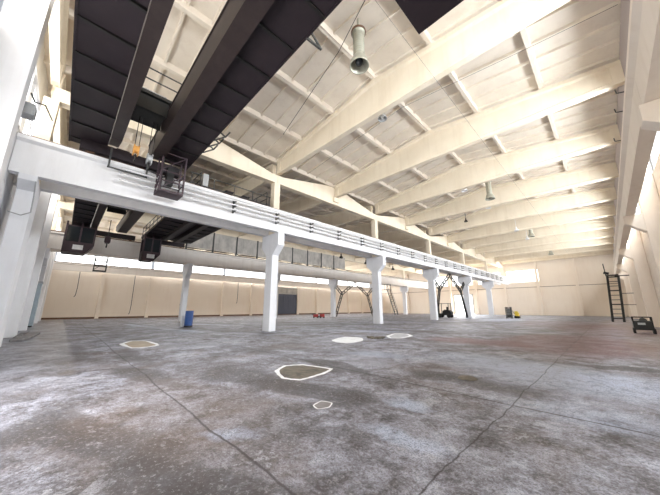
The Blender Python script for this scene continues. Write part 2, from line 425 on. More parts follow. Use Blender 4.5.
# ------------------------------------------------------------------ crane runway beams
def runway(x, y0, y1, label, mat, h=1.5, rail=True, walk=None):
    t = thing('crane_runway_beam', label, 'beam', (x, y0, 6.45), 'crane runway beams')
    zt = 6.45+h
    b = MB(); b.prism([(x-.18, 6.45), (x+.18, 6.45), (x+.18, zt-.25), (x+.3, zt-.15), (x+.3, zt), (x-.3, zt), (x-.3, zt-.15), (x-.18, zt-.25)], 'y', y0, y1)
    b.build('web', mat, t)
    if rail:
        r = MB(); r.prism([(x-.06, zt), (x+.06, zt), (x+.02, zt+.03), (x+.02, zt+.09), (x+.045, zt+.1), (x+.045, zt+.14), (x-.045, zt+.14), (x-.045, zt+.1), (x-.02, zt+.09), (x-.02, zt+.03)], 'y', y0, y1)
        r.build('rail', M['rust'], t)
    return t
runway(XM+.75, YG+.02, YF-.52, 'long white crane beam on the middle columns, side facing the camera with conductor bars', M['white'])
runway(XM-.75, YG+.02, YF-.52, 'white crane beam hidden behind the long middle beam on the same columns', M['white'])
runway(XB+.75, YG+.02, YF-.52, 'pale crane beam on the far column row, grey screen standing above it', M['offwhite'])
runway(XB-.75, YG+.02, YF-.52, 'crane beam on the hidden side of the far column row', M['offwhite'])
runway(XW+.9, YG+.02, YF-.52, 'pale crane beam along the back wall under the bright window strip', M['offwhite'], 1.0)
for k, (a, b_) in enumerate(((YG+.02, YC[1]-.01), (YC[1]+.01, YC[2]-.01), (YC[2]+.01, YC[3]-.01), (YC[3]+.01, YC[4]-.01), (YC[4]+.01, YC[5]-.01), (YC[5]+.01, YF-.52))):
    runway(XR-.72, a, b_, ['crane beam span on the right row, top right corner before the first joint', 'crane beam span on the right row, from first to second corbel',
           'crane beam span on the right row, from second to third corbel', 'crane beam span on the right row, ending above the tall black ladder',
           'crane beam span on the right row, first one beyond the tall black ladder', 'crane beam span on the right row, touching the far wall'][k], M['rwall'], 1.15)

# roof-edge girders along rows
def sub_girder(x, k, label):
    y0, y1 = YC[k]+.0, YC[k+1]-.0; t = (y0+y1)/2
    if k == 0: t = 3.85
    if k == 5: t = 63.85
    b = MB(); b.prism([(y0+.005, 10.3), (y1-.005, 10.3), (y1-.005, 10.92), (y1-.5, 10.92), (t+.75, 11.85), (t-.75, 11.85), (y0+.5, 10.92), (y0+.005, 10.92)], 'x', x-.22, x+.22)
    b.box(x-.42, x+.42, t-.3, t+.3, 10.5, 10.92)                          # shelf the mid beam sits on
    return tag(b.build('roof_girder', M['cream'], None, (x, y0, 10.3)), label, 'girder', 'roof girders along the column rows')
for k in range(6):
    sub_girder(XM, k, 'cream roof girder on the middle column row, %s span from the left gable' % ORD[k])
    sub_girder(XB, k, 'cream roof girder on the far column row, %s span from the left gable' % ORD[k])
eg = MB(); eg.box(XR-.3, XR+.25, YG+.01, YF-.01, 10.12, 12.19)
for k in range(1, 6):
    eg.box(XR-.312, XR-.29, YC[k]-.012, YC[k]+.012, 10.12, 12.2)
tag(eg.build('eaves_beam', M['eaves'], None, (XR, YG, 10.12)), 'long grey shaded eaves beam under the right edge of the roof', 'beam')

# ------------------------------------------------------------------ roof beams (double pitched I-beams)
YB = [YC[0], 3.85] + [9.85+6*k for k in range(9)] + [63.85, YC[6]]
def roof_beam(xa, xb, y, label, grp):
    xc = (xa+xb)/2
    def ring(x, ztop):
        h = ztop-ZB
        c = [(-.14, 0), (.14, 0), (.14, .16), (.055, .24), (.055, h-.26), (.16, h-.18), (.16, h), (-.16, h), (-.16, h-.18), (-.055, h-.26), (-.055, .24), (-.14, .16)]
        return [(x, y+u, ZB+w) for u, w in c]
    def zt(x): return 11.96+(9-abs(x-xc))*.115
    b = MB()
    xs = [xa+.26, xc, xb-.26]
    b.loft([ring(x, zt(x)) for x in xs])
    for x in (xa+.26, xb-.66):                                            # solid end blocks
        b.prism([(x, ZB), (x+.4, ZB), (x+.4, zt(x+.4)-.01), (x, zt(x)-.01)], 'y', y-.13, y+.13)
    return tag(b.build('roof_beam', M['cream'], None, (xc, y, ZB)), label, 'beam', grp)
NTH = ['first', 'second', 'third', 'fourth', 'fifth', 'sixth', 'seventh', 'eighth', 'ninth', 'tenth', 'eleventh', 'twelfth', 'thirteenth']
for nm, sh, xa, xb in (('main bay over the open floor', 'main bay', XM, XR), ('bay behind the middle columns', 'middle bay', XB, XM)):
    proto = None
    for i, y in enumerate(YB):
        lab = 'cream pitched roof beam of the %s, %s from the left gable' % (sh, NTH[i])
        if nm.startswith('main'):
            lab = {1: 'cream pitched roof beam mostly hidden above the dark overhead crane', 2: 'big cream pitched roof beam, nearest one fully beyond the dark crane'}.get(i, lab)
        if proto is None: proto = roof_beam(xa, xb, y, lab, 'roof beams of the '+nm)
        else: dup(proto, (0, y-YB[0], 0), lab)
proto = roof_beam(XW, XB, YB[0], 'cream pitched roof beam of the back bay, against the left gable', 'roof beams of the back bay')
for i, y in enumerate(YB[1:]): dup(proto, (0, y-YB[0], 0), 'cream pitched roof beam of the back bay, %s from the left gable' % NTH[i+1])

# ------------------------------------------------------------------ conductor bars on the middle beam
t = thing('conductor_line', 'three pale conductor bars on dark brackets along the side of the middle crane beam', 'conductor bars', (XM+1.05, 4.6, 6.9))
xf = XM+.75+.18
for z in (7.62, 7.35, 7.05):
    MB().cyl((xf+.3, 1.0, z), (xf+.3, YF-.6, z), .045, n=8).build('conductor_bar', M['pipe'], t)
    MB().box(xf+.2, xf+.24, 1.0, YF-.6, z+.05, z+.075).build('cover_strip', M['frame'], t)
y = 6.4
while y < 66:
    b = MB(); b.box(xf, xf+.05, y-.04, y+.04, 6.92, 7.72)
    for z in (7.62, 7.35, 7.05): b.bar((xf, y, z-.09), (xf+.36, y, z-.07), .05); b.box(xf+.24, xf+.36, y-.06, y+.06, z-.08, z-.04)
    b.build('bracket', M['frame'], t); y += 3.0
# handrail on top of the middle beams
t = thing('walkway_handrail', 'dark handrail of thin steel posts on top of the middle crane beam beside the cage', 'handrail', (XM, 4.2, 7.95))
xr = XM-.2
for i in range(5): MB().bar((xr, 4.3+1.3*i, 7.95), (xr, 4.3+1.3*i, 9.25), .05).build('post', M['frame'], t)
for z in (8.6, 9.22): MB().bar((xr, 4.2, z), (xr, 9.6, z), .045).build('rail', M['frame'], t)
MB().box(XM-1.0, XM+1.0, 4.2, 9.5, 7.9, 7.95).build('deck', M['frame'], t)
t = thing('switch_box', 'small grey switch box on a post behind the handrail on the middle crane beam', 'switch box', (XM+.3, 4.9, 7.95))
MB().box(XM+.15, XM+.4, 4.75, 5.05, 8.35, 9.1).build('case', M['grey'], t); MB().bar((XM+.28, 4.9, 7.95), (XM+.28, 4.9, 8.35), .08).build('post', M['frame'], t)

# ------------------------------------------------------------------ overhead cranes
def lattice_rail(t, x0, x1, y, z0, z1, step=1.5, name='handrail'):
    b = MB(); n = max(1, int(abs(x1-x0)/step))
    for i in range(n+1):
        x = x0+(x1-x0)*i/n; b.bar((x, y, z0), (x, y, z1), .045)
    for z in ((z0+z1)/2, z1): b.bar((x0, y, z), (x1, y, z), .045)
    return b.build(name, M['frame'], t)
def bridge(t, xa, xb, gA, gB, zb, zt, pA=None, pB=None, zp=9.0, zpa=8.62, zp0=None):
    """two box girders gA, gB (y-ranges) with tapered ends, walkways pA, pB with ribs underneath, end carriages"""
    for (y0, y1) in (gA, gB):
        b = MB(); e = 1.6
        b.prism([(xa, zb+.45), (xa+e, zb), (xb-e, zb), (xb, zb+.45), (xb, zt), (xa, zt)], 'y', y0, y1)
        b.box(xa, xb, y0-.04, y1+.04, zt, zt+.03)
        b.build('box_girder', M['girder'], t)
        r = MB(); r.box(xa+.3, xb-.3, (y0+y1)/2-.04, (y0+y1)/2+.04, zt+.03, zt+.1); r.build('trolley_rail', M['rust'], t)
    zpb = zp
    for nm, rng, gy, zp in (('walkway', pA, gA, zpa), ('walkway', pB, gB, zpb)):
        if not rng: continue
        y0, y1 = rng
        b = MB(); b.box(xa-.15, xb-.2, y0, y1, zp, zp+.04)
        edge = y0 if abs(y0-gy[0]) > abs(y1-gy[1]) else y1
        b.box(xa-.15, xb-.2, edge-.03, edge+.03, zp-.03, zp+.16)
        w = b.build(nm, M['dark'], t)
        x = xa+.35
        while x < xb-.4:
            rb = MB(); rb.prism([(y0 if edge == y1 else y0+.02, zp-.005), (y1-.02 if edge == y1 else y1, zp-.005), (y1, zp-.09 if edge == y0 else zp-.04), (y0, zp-.04 if edge == y0 else zp-.09)], 'x', x-.04, x+.04)
            rb.build('rib', M['black'], w); x += 1.35
        lattice_rail(t, xa+.3, xb-.3, edge, zp+.04, zp+1.05)
    for x in (xa+.35, xb-.35):
        b = MB(); y0, y1 = gA[0]-.9, gB[1]+.9
        b.box(x-.16, x+.16, y0, y1, 8.16, 8.62)
        b.build('end_carriage', M['dark'], t)
        for yw in (y0+.35, y1-.35): MB().cyl((x-.06, yw, 8.33), (x+.06, yw, 8.33), .24, n=16).build('wheel', M['rust'], t)
def open_cage(t, x0, x1, y0, y1, z0, z1, mat, name='cage'):
    b = MB(); b.box(x0, x1, y0, y1, z0, z0+.1)
    for x in (x0+.03, x1-.03):
        for y in (y0+.03, y1-.03): b.bar((x, y, z0), (x, y, z1), .07)
    for z in (z0+.55, z0+1.05, z1-.05):
        b.bar((x0, y0+.03, z), (x1, y0+.03, z), .05); b.bar((x0, y1-.03, z), (x1, y1-.03, z), .05)
        b.bar((x0+.03, y0, z), (x0+.03, y1, z), .05); b.bar((x1-.03, y0, z), (x1-.03, y1, z), .05)
    b.bar((x1-.03, y0, z0+.1), (x1-.03, y1, z0+1.05), .04); b.bar((x0, y0+.03, z0+.1), (x1, y0+.03, z0+1.05), .04)
    b.bar((x1-.03, y0, z0+1.05), (x1-.03, y1, z1), .04)
    return b.build(name, mat, t)

# crane over the main bay
xa, xb = XM+.42, XR-.45
t = thing('overhead_crane', 'huge dark maroon overhead crane across the top left, spanning the main bay', 'crane', ((xa+xb)/2, 1.5, 8.1))
bridge(t, xa, xb, (.42, .80), (1.98, 2.48), 8.5, 9.55, (-.85, .40), (2.52, 3.85), 9.05)
cg = open_cage(t, XM+1.2, XM+2.05, 2.35, 3.4, 6.75, 8.75, M['cabm'], 'inspection_cage')
b = MB(); b.box(XM+1.35, XM+1.65, 2.7, 3.0, 7.3, 8.2); b.bar((XM+1.6, 2.5, 6.85), (XM+1.6, 2.5, 8.7), .06); b.bar((XM+1.45, 2.4, 7.5), (XM+1.45, 3.35, 8.4), .05); b.build('control_box', M['black'], cg)
b = MB(); b.bar((XM+1.16, .55, 8.5), (XM+1.16, .55, 7.55), .07); b.bar((XM+1.16, 1.95, 8.5), (XM+1.16, 1.95, 7.55), .07); b.bar((XM+1.16, .5, 7.55), (XM+1.16, 2.0, 7.55), .06)
b.bar((XM+1.16, 1.95, 7.95), (XM+1.16, 2.4, 7.85), .05); b.build('collector_frame', M['frame'], t)
# operator cab hanging at the right-hand end
cb_ = MB(); cb_.box(-1.75, .25, 2.45, 4.12, 6.6, 6.72); cb_.box(-1.75, -1.68, 2.45, 4.12, 6.72, 7.5); cb_.box(.18, .25, 2.45, 4.12, 6.72, 8.6); cb_.box(-1.68, .18, 4.05, 4.12, 6.72, 7.5)
cb_.box(-1.75, .25, 2.45, 4.12, 8.55, 8.7); cb_.box(-1.68, .18, 2.45, 2.52, 6.72, 8.6)
for x, y in ((-1.72, 2.5), (-1.72, 4.08), (.2, 4.08)): cb_.bar((x, y, 7.4), (x, y, 9.0), .08)
cabo = cb_.build('operator_cab', M['dark'], t)
gl = MB(); gl.box(-1.73, -1.71, 2.55, 4.03, 7.5, 8.55); gl.box(-1.65, .15, 4.07, 4.09, 7.5, 8.55); gl.build('cab_window', M['glass_dark'], cabo)
for x in (-4.9,):                                                         # V brackets under the edge of the right walkway
    b = MB(); b.bar((x, 3.85, 9.05), (x+.1, 4.35, 8.95), .06); b.bar((x+.1, 4.35, 8.95), (x-.1, 3.85, 9.75), .05); b.build('edge_bracket', M['frame'], t)
for x in (-13.0, -12.3, -11.6):
    b = MB(); b.bar((x, 3.85, 9.0), (x+.2, 4.3, 9.3), .05); b.bar((x+.2, 4.3, 9.3), (x+.7, 4.3, 9.3), .05); b.bar((x+.2, 3.9, 9.5), (x+.2, 4.3, 9.3), .05); b.build('edge_bracket', M['frame'], t)

# trolley riding on the crane
xt = -12.3
t = thing('crane_trolley', 'black hoist trolley with hanging ropes and hooks between the dark crane girders', 'trolley', (xt, 1.4, 9.65))
b = MB(); b.box(xt-.75, xt+.75, .5, 2.35, 9.82, 9.95); b.box(xt-.6, xt-.48, .85, 1.95, 9.2, 9.85); b.box(xt+.48, xt+.6, .85, 1.95, 9.2, 9.85); b.box(xt-.55, xt+.55, .9, 1.9, 9.2, 9.26); b.build('frame', M['black'], t)
for x in (xt-.55, xt+.55):
    for y in (.61, 2.23): MB().cyl((x, y-.05, 9.77), (x, y+.05, 9.77), .12, n=14).build('wheel', M['rust'], t)
MB().cyl((xt, .9, 10.2), (xt, 1.9, 10.2), .28, n=18).build('rope_drum', M['grey'], t)
MB().box(xt-.6, xt-.2, .7, 1.2, 9.95, 10.45).build('motor', M['cabm'], t)
b = MB()
for x in (xt-.72, xt+.72):
    for y in (.5, 2.3): b.bar((x, y, 9.95), (x, y, 11.0), .04)
for z in (10.5, 11.0): b.bar((xt-.72, .5, z), (xt+.72, .5, z), .04); b.bar((xt-.72, 2.3, z), (xt+.72, 2.3, z), .04); b.bar((xt+.72, .5, z), (xt+.72, 2.3, z), .04)
b.build('guard_rail', M['frame'], t)
for i, (y, zz) in enumerate(((1.13, 7.75), (1.27, 7.75), (1.61, 7.55), (1.75, 7.55))):
    MB().cyl((xt-.1, y, 9.9), (xt-.1, y, zz), .014, n=6).build('rope', M['black'], t)
for y, z, m in ((1.2, 7.7, 'orange'), (1.68, 7.5, 'grey')):
    b = MB(); b.cyl((xt-.1, y-.07, z), (xt-.1, y+.07, z), .15, n=16); b.box(xt-.21, xt+.01, y-.1, y-.06, z-.24, z+.17); b.box(xt-.21, xt+.01, y+.06, y+.1, z-.24, z+.17)
    hb = b.build('hook_block', M[m], t)
    pts = [(xt-.1+.1*math.sin(a), y, z-.42+.1*math.cos(a)) for a in [0, .7, 1.4, 2.1, 2.8, 3.5, 4.2, 4.7]]
    MB().path([(xt-.1, y, z-.2)]+pts, .025, 8).build('hook', M['black'], hb)

# cranes over the middle bay
def crane_bay2(label, dy, gA, gB, pA, pB, cabx, caby, deck=False):
    xa, xb = XB+.42, XM-.42
    t = thing('overhead_crane', label, 'crane', ((xa+xb)/2, gA[0], 8.1))
    bridge(t, xa, xb, gA, gB, 8.35 if deck else 8.5, 8.85 if deck else 9.3, pA, pB, 8.75 if deck else 9.0)
    if deck: MB().box(xa+.4, xb-.4, gA[1]+.02, gB[0]-.02, 8.75, 8.8).build('deck', M['dark'], t)
    x0, x1 = cabx; y0, y1 = caby
    b = MB(); z0, z1 = 6.0, 8.3
    b.prism([(y0, z0+.05), (y1-.5, z0+.05), (y1, z0+.7), (y1, z1), (y0, z1)], 'x', x0, x0+.06)
    b.prism([(y0, z0), (y1-.5, z0), (y1, z0+.7), (y1, z0+.76), (y1-.55, z0+.06), (y0, z0+.06)], 'x', x0, x1)
    b.box(x0, x1, y0, y1, z1-.1, z1)
    b.prism([(y0, z0+.05), (y1-.5, z0+.05), (y1, z0+.7), (y1, z0+.9), (y0, z0+.9)], 'x', x1-.06, x1)
    b.box(x0, x1, y0, y0+.06, z0, z0+.9)
    for y in (y0+.05, (y0+y1)/2, y1-.05):
        b.bar((x1-.05, y, z0+.7), (x1-.05, y, z1+.3), .12)
    b.bar((x0+.05, y0+.05, z0), (x0+.05, y0+.05, z1+.5), .1)
    c = b.build('operator_cab', M['cabm'], t)
    MB().box(x1-.04, x1-.02, y0+.1, y1-.1, z0+.9, z1-.1).build('cab_window', M['glass_dark'], c)
    MB().box(x1, x1+.012, (y0+y1)/2-.35, (y0+y1)/2+.3, z0+.25, z0+.65).build('notice_plate', M['ringpaint'], c)
    return t
crane_bay2('dark overhead crane seen under the middle beam at left, square operator cab hanging from it', 0, (.82, 1.28), (2.75, 3.45), (-.4, .78), None, (-32.4, -30.6), (-.7, 1.25))
crane_bay2('dark decked overhead crane under the middle beam, right of the first one, smaller cab below', 0, (6.5, 6.95), (7.65, 8.1), (4.95, 6.46), (8.14, 9.6), (-32.4, -31.0), (4.85, 6.35), True)
t = thing('hook_block', 'small dark crane hook hanging between the two cabs at left', 'hook', (-29.5, 2.0, 6.6))
MB().cyl((-29.5, 2.0, 7.4), (-29.5, 2.0, 9.0), .03, n=8).build('rope', M['black'], t)
b = MB(); b.box(-29.7, -29.3, 1.85, 2.15, 6.9, 7.5); b.cyl((-29.5, 1.8, 7.2), (-29.5, 2.2, 7.2), .25, n=14); b.build('pulley_block', M['cabm'], t)
MB().path([(-29.5+.15*math.sin(a), 2.0, 6.7+.17*math.cos(a)) for a in [0, .8, 1.6, 2.4, 3.2, 4.0, 4.6]], .045, 8).build('hook', M['black'], t)
# trolley of the second crane
xt = -25.5
t = thing('crane_trolley', 'dark hoist trolley between the girders of the crane seen under the middle beam', 'trolley', (xt, 2.0, 9.45))
b = MB(); b.box(xt-.9, xt+.9, .95, 3.2, 9.64, 9.74); b.box(xt-.8, xt-.6, 1.4, 2.6, 8.8, 9.66); b.box(xt+.6, xt+.8, 1.4, 2.6, 8.8, 9.66); b.build('frame', M['black'], t)
MB().cyl((xt, 1.4, 10.0), (xt, 2.6, 10.0), .3, n=16).build('rope_drum', M['grey'], t)
for x in (xt-.6, xt+.6):
    for y in (1.05, 3.1): MB().cyl((x, y-.05, 9.6), (x, y+.05, 9.6), .1, n=12).build('wheel', M['rust'], t)
# service cage in the back bay
t = thing('service_cage', 'small dark hanging cage below the far crane beam at left', 'cage', (-34.9, 2.2, 5.2))
open_cage(t, -35.3, -34.75, 1.7, 2.7, 5.0, 6.9, M['frame']); MB().bar((-34.9, .2, 6.6), (-34.9, 4.2, 6.6), .12).build('hanger_bar', M['frame'], t)

# grey screen on the far row beam
t = thing('gallery_screen', 'row of dusty grey panels with dark posts standing on the far crane beam', 'screen', (XB+.75, 9.0, 7.95))
y, k = 9.2, 0
while y < 36:
    MB().box(XB+.78, XB+.81, y+.08, y+2.92, 8.35, 10.5).build('panel', M['screen'], t)
    MB().bar((XB+.8, y, 7.95), (XB+.8, y, 10.55), .16).build('post', M['frame'], t); y += 3.0
for z in (8.25, 8.02): MB().bar((XB+.8, 9.0, z), (XB+.8, 68, z), .09).build('rail', M['frame'], t)

# ------------------------------------------------------------------ lattice braces between columns
def brace(x, ya, yb, label):
    t = thing('lattice_brace', label, 'brace', (x, ya, 0), 'Y-shaped lattice braces')
    ym = (ya+yb)/2
    def truss(p, q, w=.42, step=.75):
        p, q = Vector((x, *p)), Vector((x, *q)); d = (q-p); L = d.length; d.normalize(); nrm = Vector((0, -d.z, d.y))*(w/2)
        b = MB(); b.bar(p+nrm, q+nrm, .125); b.bar(p-nrm, q-nrm, .125)
        k = max(2, int(L/step))
        for i in range(k+1):
            c = p+d*(L*i/k); b.bar(c-nrm, c+nrm, .1)
        return b
    for y0, sgn, nm in ((ya, 1, 'l'), (yb, -1, 'r')):
        truss((y0+sgn*.35, .05), (y0+sgn*2.0, 3.95)).build('leg', M['black'], t)
        truss((y0+sgn*2.0, 3.95), (ym-sgn*.1, 6.15)).build('arm', M['black'], t)
        truss((y0+sgn*2.0, 3.95), (y0+sgn*.3, 5.3)).build('strut', M['black'], t)
    return t
brace(XM, YC[3]+.25, YC[4]-.25, 'dark lattice brace between the columns either side of the black forklift')
brace(XB, YC[3]+.25, YC[4]-.25, 'dark M-shaped lattice brace in the middle distance, beyond the second big column')

# ------------------------------------------------------------------ ladders and stairs
def ladder(name, label, cx, y, w, z1, n, lean=0):
    t = thing(name, label, 'ladder', (cx, y, 0))
    for sx in (-w/2, w/2):
        MB().bar((cx+sx, y, 0), (cx+sx+lean, y, z1), .16, .2).build('stile', M['black'], t)
    for i in range(n):
        z = .35+(z1-.5)*i/(n-1); x = cx+lean*z/z1
        MB().bar((x-w/2, y, z), (x+w/2, y, z), .06 if i % 3 else .12).build('rung', M['black'], t)
    return t
t = ladder('access_ladder', 'tall black steel ladder at the far right, rising to the crane beam', .42, 43, .85, 4.95, 10, .35)
b = MB(); b.box(.2, 1.2, 42.6, 43.5, 4.95, 5.03); b.build('landing', M['black'], t)
b = MB()
for y in (42.65, 43.45): b.bar((.25, y, 5.0), (.2, y, 6.3), .08)
b.bar((.22, 42.65, 5.8), (.22, 43.45, 5.8), .06); b.bar((.1, 42.65, 5.3), (.5, 42.65, 5.15), .25); b.bar((.22, 42.65, 6.25), (.22, 43.45, 6.25), .06)
b.build('guard_rail', M['black'], t)
b = MB()
for z in (1.8, 3.0): b.bar((.9+.1, 43, z), (2.0, 43, z), .06)
b.bar((1.1, 43.2, 4.9), (1.1, 43.2, 5.1), .1); b.bar((.9, 43.1, 4.9), (2.0, 43.1, 4.9), .1); b.build('wall_tie', M['black'], t)
# inclined stair in the middle distance
xs_, ys_ = -32.2, 49.0
t = thing('steel_stair', 'narrow black steel stair with a top landing, just right of the second big column', 'stair', (xs_, ys_, 0))
for dx in (-.35, .35): MB().bar((xs_+dx, ys_+2.6, 0), (xs_+dx, ys_, 5.2), .1, .2).build('stringer', M['black'], t)
for i in range(12):
    k = (i+.7)/12.4; MB().box(xs_-.33, xs_+.33, ys_+2.6*(1-k)-.13, ys_+2.6*(1-k)+.13, 5.2*k-.02, 5.2*k+.02).build('tread', M['black'], t)
b = MB(); b.box(xs_-.5, xs_+.5, ys_-1.0, ys_+.1, 5.15, 5.25)
for x in (xs_-.45, xs_+.45):
    for y in (ys_-.95, ys_): b.bar((x, y, 5.2), (x, y, 6.4), .06)
    b.bar((x, ys_-.95, 6.35), (x, ys_, 6.35), .06)
b.bar((xs_, ys_-.9, 5.2), (XB+.4, ys_-.9, 5.2), .1)
b.build('landing', M['black'], t)
b = MB()
for dx in (-.35, .35): b.bar((xs_+dx, ys_+2.6, 1.0), (xs_+dx, ys_, 6.2), .05); b.bar((xs_+dx, ys_+2.5, .1), (xs_+dx, ys_+2.5, 1.1), .05)
b.build('handrail', M['black'], t)

# ------------------------------------------------------------------ floor level things
def drum(c):
    t = thing('oil_drum', 'blue steel drum standing beside a slim white column at left', 'drum', c)
    b = MB(); x, y, z = c; pr = [(0, 0)]
    R = .29; b.lathe(c, [(.001, .0), (R, 0), (R+.015, .02), (R, .04), (R, .38), (R+.02, .41), (R, .44), (R, .76), (R+.02, .79), (R, .82), (R, 1.2), (R+.015, 1.22), (R-.01, 1.24), (R-.03, 1.2), (.001, 1.2)], 24)
    b.build('shell', M['blue'], t, smooth=False)
    MB().cyl((x+.12, y-.1, 1.2), (x+.12, y-.1, 1.235), .04, n=10).build('bung', M['grey'], t)
    MB().lathe(c, [(R+.012, .0), (R+.018, .01), (R+.018, .1), (R+.002, .12)], 24).build('base_band', M['black'], t)
drum((-23.5, 7.4, 0))
b = MB(); b.box(-24.2, -23.95, 7.0, 7.25, .0, .85); b.box(-24.15, -24.0, 6.98, 7.0, .5, .75)
tag(b.build('paper_sack', M['ringpaint'], None, (-24.1, 7.1, 0), bevel=.04), 'small white sack standing upright left behind the blue drum', 'sack')

# black wheeled machine at right
t = thing('welding_machine', 'small black wheeled machine at the foot of the right wall', 'machine', (1.2, 24.7, 0))
b = MB(); b.box(.82, 1.6, 24.4, 25.2, .2, .72); b.build('body', M['black'], t, bevel=.03)
b = MB()
for x in (.84, 1.58):
    for y in (24.42, 25.18): b.bar((x, y, .2), (x, y, .95), .05)
for y in (24.42, 25.18): b.bar((.84, y, .93), (1.58, y, .93), .05)
for x in (.84, 1.58): b.bar((x, 24.42, .93), (x, 25.18, .93), .05)
b.build('roll_frame', M['rubber'], t)
MB().cyl((1.25, 24.6, .72), (1.25, 25.0, .72), .17, n=14).build('engine', M['frame'], t)
MB().box(1.0, 1.3, 24.38, 24.4, .5, .62).build('name_plate', M['grey'], t)
for x in (.82, 1.6):
    for y in (24.55, 25.05): MB().cyl((x-.05, y, .15), (x+.05, y, .15), .15, n=14).build('wheel', M['rubber'], t)

# forklift far away
fx, fy = -18.2, 43.2
t = thing('forklift', 'black forklift parked between two white columns in the distance', 'forklift', (fx, fy, 0))
b = MB(); b.prism([(fx-1.0, .35), (fx+1.0, .35), (fx+1.05, .9), (fx+.75, 1.15), (fx-.2, 1.1), (fx-.3, .6), (fx-1.0, .6)], 'y', fy-.5, fy+.5); b.build('body', M['black'], t, bevel=.04)
b = MB()
for x, y in ((fx-.75, fy-.45), (fx-.75, fy+.45), (fx+.75, fy-.45), (fx+.75, fy+.45)): b.bar((x, y, .6), (x*.96+fx*.04, y, 2.15), .07)
b.box(fx-.8, fx+.8, fy-.5, fy+.5, 2.12, 2.18); b.build('overhead_guard', M['black'], t)
b = MB()
for y in (fy-.3, fy+.3): b.bar((fx-1.15, y, .1), (fx-1.15, y, 2.3), .12)
for z in (.5, 1.3, 2.2): b.bar((fx-1.15, fy-.3, z), (fx-1.15, fy+.3, z), .1)
b.build('mast', M['black'], t)
for y in (fy-.25, fy+.25): MB().box(fx-2.2, fx-1.2, y-.06, y+.06, .08, .13).build('fork', M['black'], t)
b = MB(); b.box(fx-.1, fx+.35, fy-.25, fy+.25, 1.1, 1.2); b.box(fx+.3, fx+.4, fy-.25, fy+.25, 1.15, 1.65); b.build('seat', M['rubber'], t, bevel=.03)
for x, r in ((fx-.75, .33), (fx+.7, .28)):
    for y in (fy-.5, fy+.5): MB().cyl((x, y-.11, r), (x, y+.11, r), r, n=18).build('wheel', M['rubber'], t)

# caged tank and yellow machine near the far wall
t = thing('wire_crate', 'dark square wire crate on the floor near the far wall', 'crate', (-10.2, 46, 0))
x0, x1, y0, y1 = -10.55, -9.95, 45.7, 46.3
b = MB()
for x in (x0, x1):
    for y in (y0, y1): b.bar((x, y, 0), (x, y, 1.6), .08)
for i in range(7):
    z = .15+1.4*i/6; b.bar((x0, y0, z), (x1, y0, z), .04); b.bar((x1, y0, z), (x1, y1, z), .04); b.bar((x0, y1, z), (x1, y1, z), .04); b.bar((x0, y0, z), (x0, y1, z), .04)
for i in range(1, 6):
    u = i/6; b.bar((x0+(x1-x0)*u, y0, .1), (x0+(x1-x0)*u, y0, 1.6), .03); b.bar((x1, y0+(y1-y0)*u, .1), (x1, y0+(y1-y0)*u, 1.6), .03)
b.build('cage', M['frame'], t); MB().box(x0+.06, x1-.06, y0+.06, y1-.06, .12, .5).build('load', M['black'], t); MB().box(x0+.1, x1-.1, y0+.1, y1-.1, .5, 1.4).build('tank', M['grey'], t)
t = thing('compressor', 'small yellow machine on the floor right of the dark crate', 'machine', (-9.6, 47.5, 0))
MB().prism([(-9.85, .2), (-9.35, .2), (-9.35, .7), (-9.5, 1.0), (-9.85, 1.0)], 'y', 47.2, 47.7).build('body', M['yellow'], t, bevel=.04)
for x in (-9.75, -9.45): MB().cyl((x, 47.15, .18), (x, 47.75, .18), .18, n=14).build('wheel', M['rubber'], t)
MB().bar((-9.9, 47.5, .6), (-10.1, 47.5, 1.05), .05).build('handle', M['black'], t)
# red cart
t = thing('hand_cart', 'low red cart on the floor far behind the nearest column', 'cart', (-30.7, 27.8, 0))
MB().box(-31.35, -30.75, 27.2, 27.75, .15, .55).build('body', M['red'], t, bevel=.03); MB().box(-30.65, -30.1, 27.9, 28.4, .15, .6).build('tray', M['red'], t, bevel=.03)
MB().bar((-30.8, 27.6, .25), (-30.5, 28.0, .25), .12).build('drawbar', M['black'], t)
for x, y in ((-31.2, 27.25), (-30.9, 27.75), (-30.5, 27.95), (-30.2, 28.35)): MB().cyl((x-.06, y, .13), (x+.06, y, .13), .13, n=12).build('wheel', M['rubber'], t)
b = MB(); b.box(-47.2, -46.2, 40.4, 41.6, 0, .06); b.box(-47.1, -46.5, 40.6, 41.3, .06, .2)
tag(b.build('scrap_plate', M['black'], None, (-46.7, 41, 0), bevel=.02), 'flat dark scrap plate lying near the back wall right of the slate gate', 'plate')
# low plinth with sheet at the foot of the left column
t = thing('concrete_plinth', 'low rough concrete slab at the foot of the left edge column', 'slab', (-20.5, -.9, 0))
b = MB(); b.prism([(-23.4, -1.38), (-18.6, -1.38), (-18.7, -1.0), (-20.5, -.75), (-23.2, -.6)], 'z', 0, .12); b.build('slab', M['concrete'], t, bevel=.03)
b = MB()
for i in range(14):
    x = random.uniform(-23, -18.3); y = random.uniform(-1.3, -1.05); s_ = random.uniform(.05, .12); b.box(x-s_, x+s_, y-s_*.7, y+s_*.7, .11, .12+s_*.5)
b.build('rubble', M['concrete'], t)['kind'] = 'stuff'
# blue grey cabinet
t = thing('electric_cabinet', 'tall blue grey steel cabinet against the left gable wall', 'cabinet', (-33.0, -1.6, 0))
x = -32.4
MB().box(x-.45, x+.45, YG+.02, -1.35, .1, 3.4).build('body', M['bluegrey'], t, bevel=.02)
MB().box(x+.45, x+.47, YG+.1, -1.42, .3, 3.0).build('door', M['bluegrey'], t)
MB().box(x-.5, x+.5, YG+.02, -1.3, 3.4, 3.55).build('cap', M['grey'], t); MB().box(x-.42, x+.42, YG+.05, -1.4, 0, .1).build('plinth', M['black'], t)

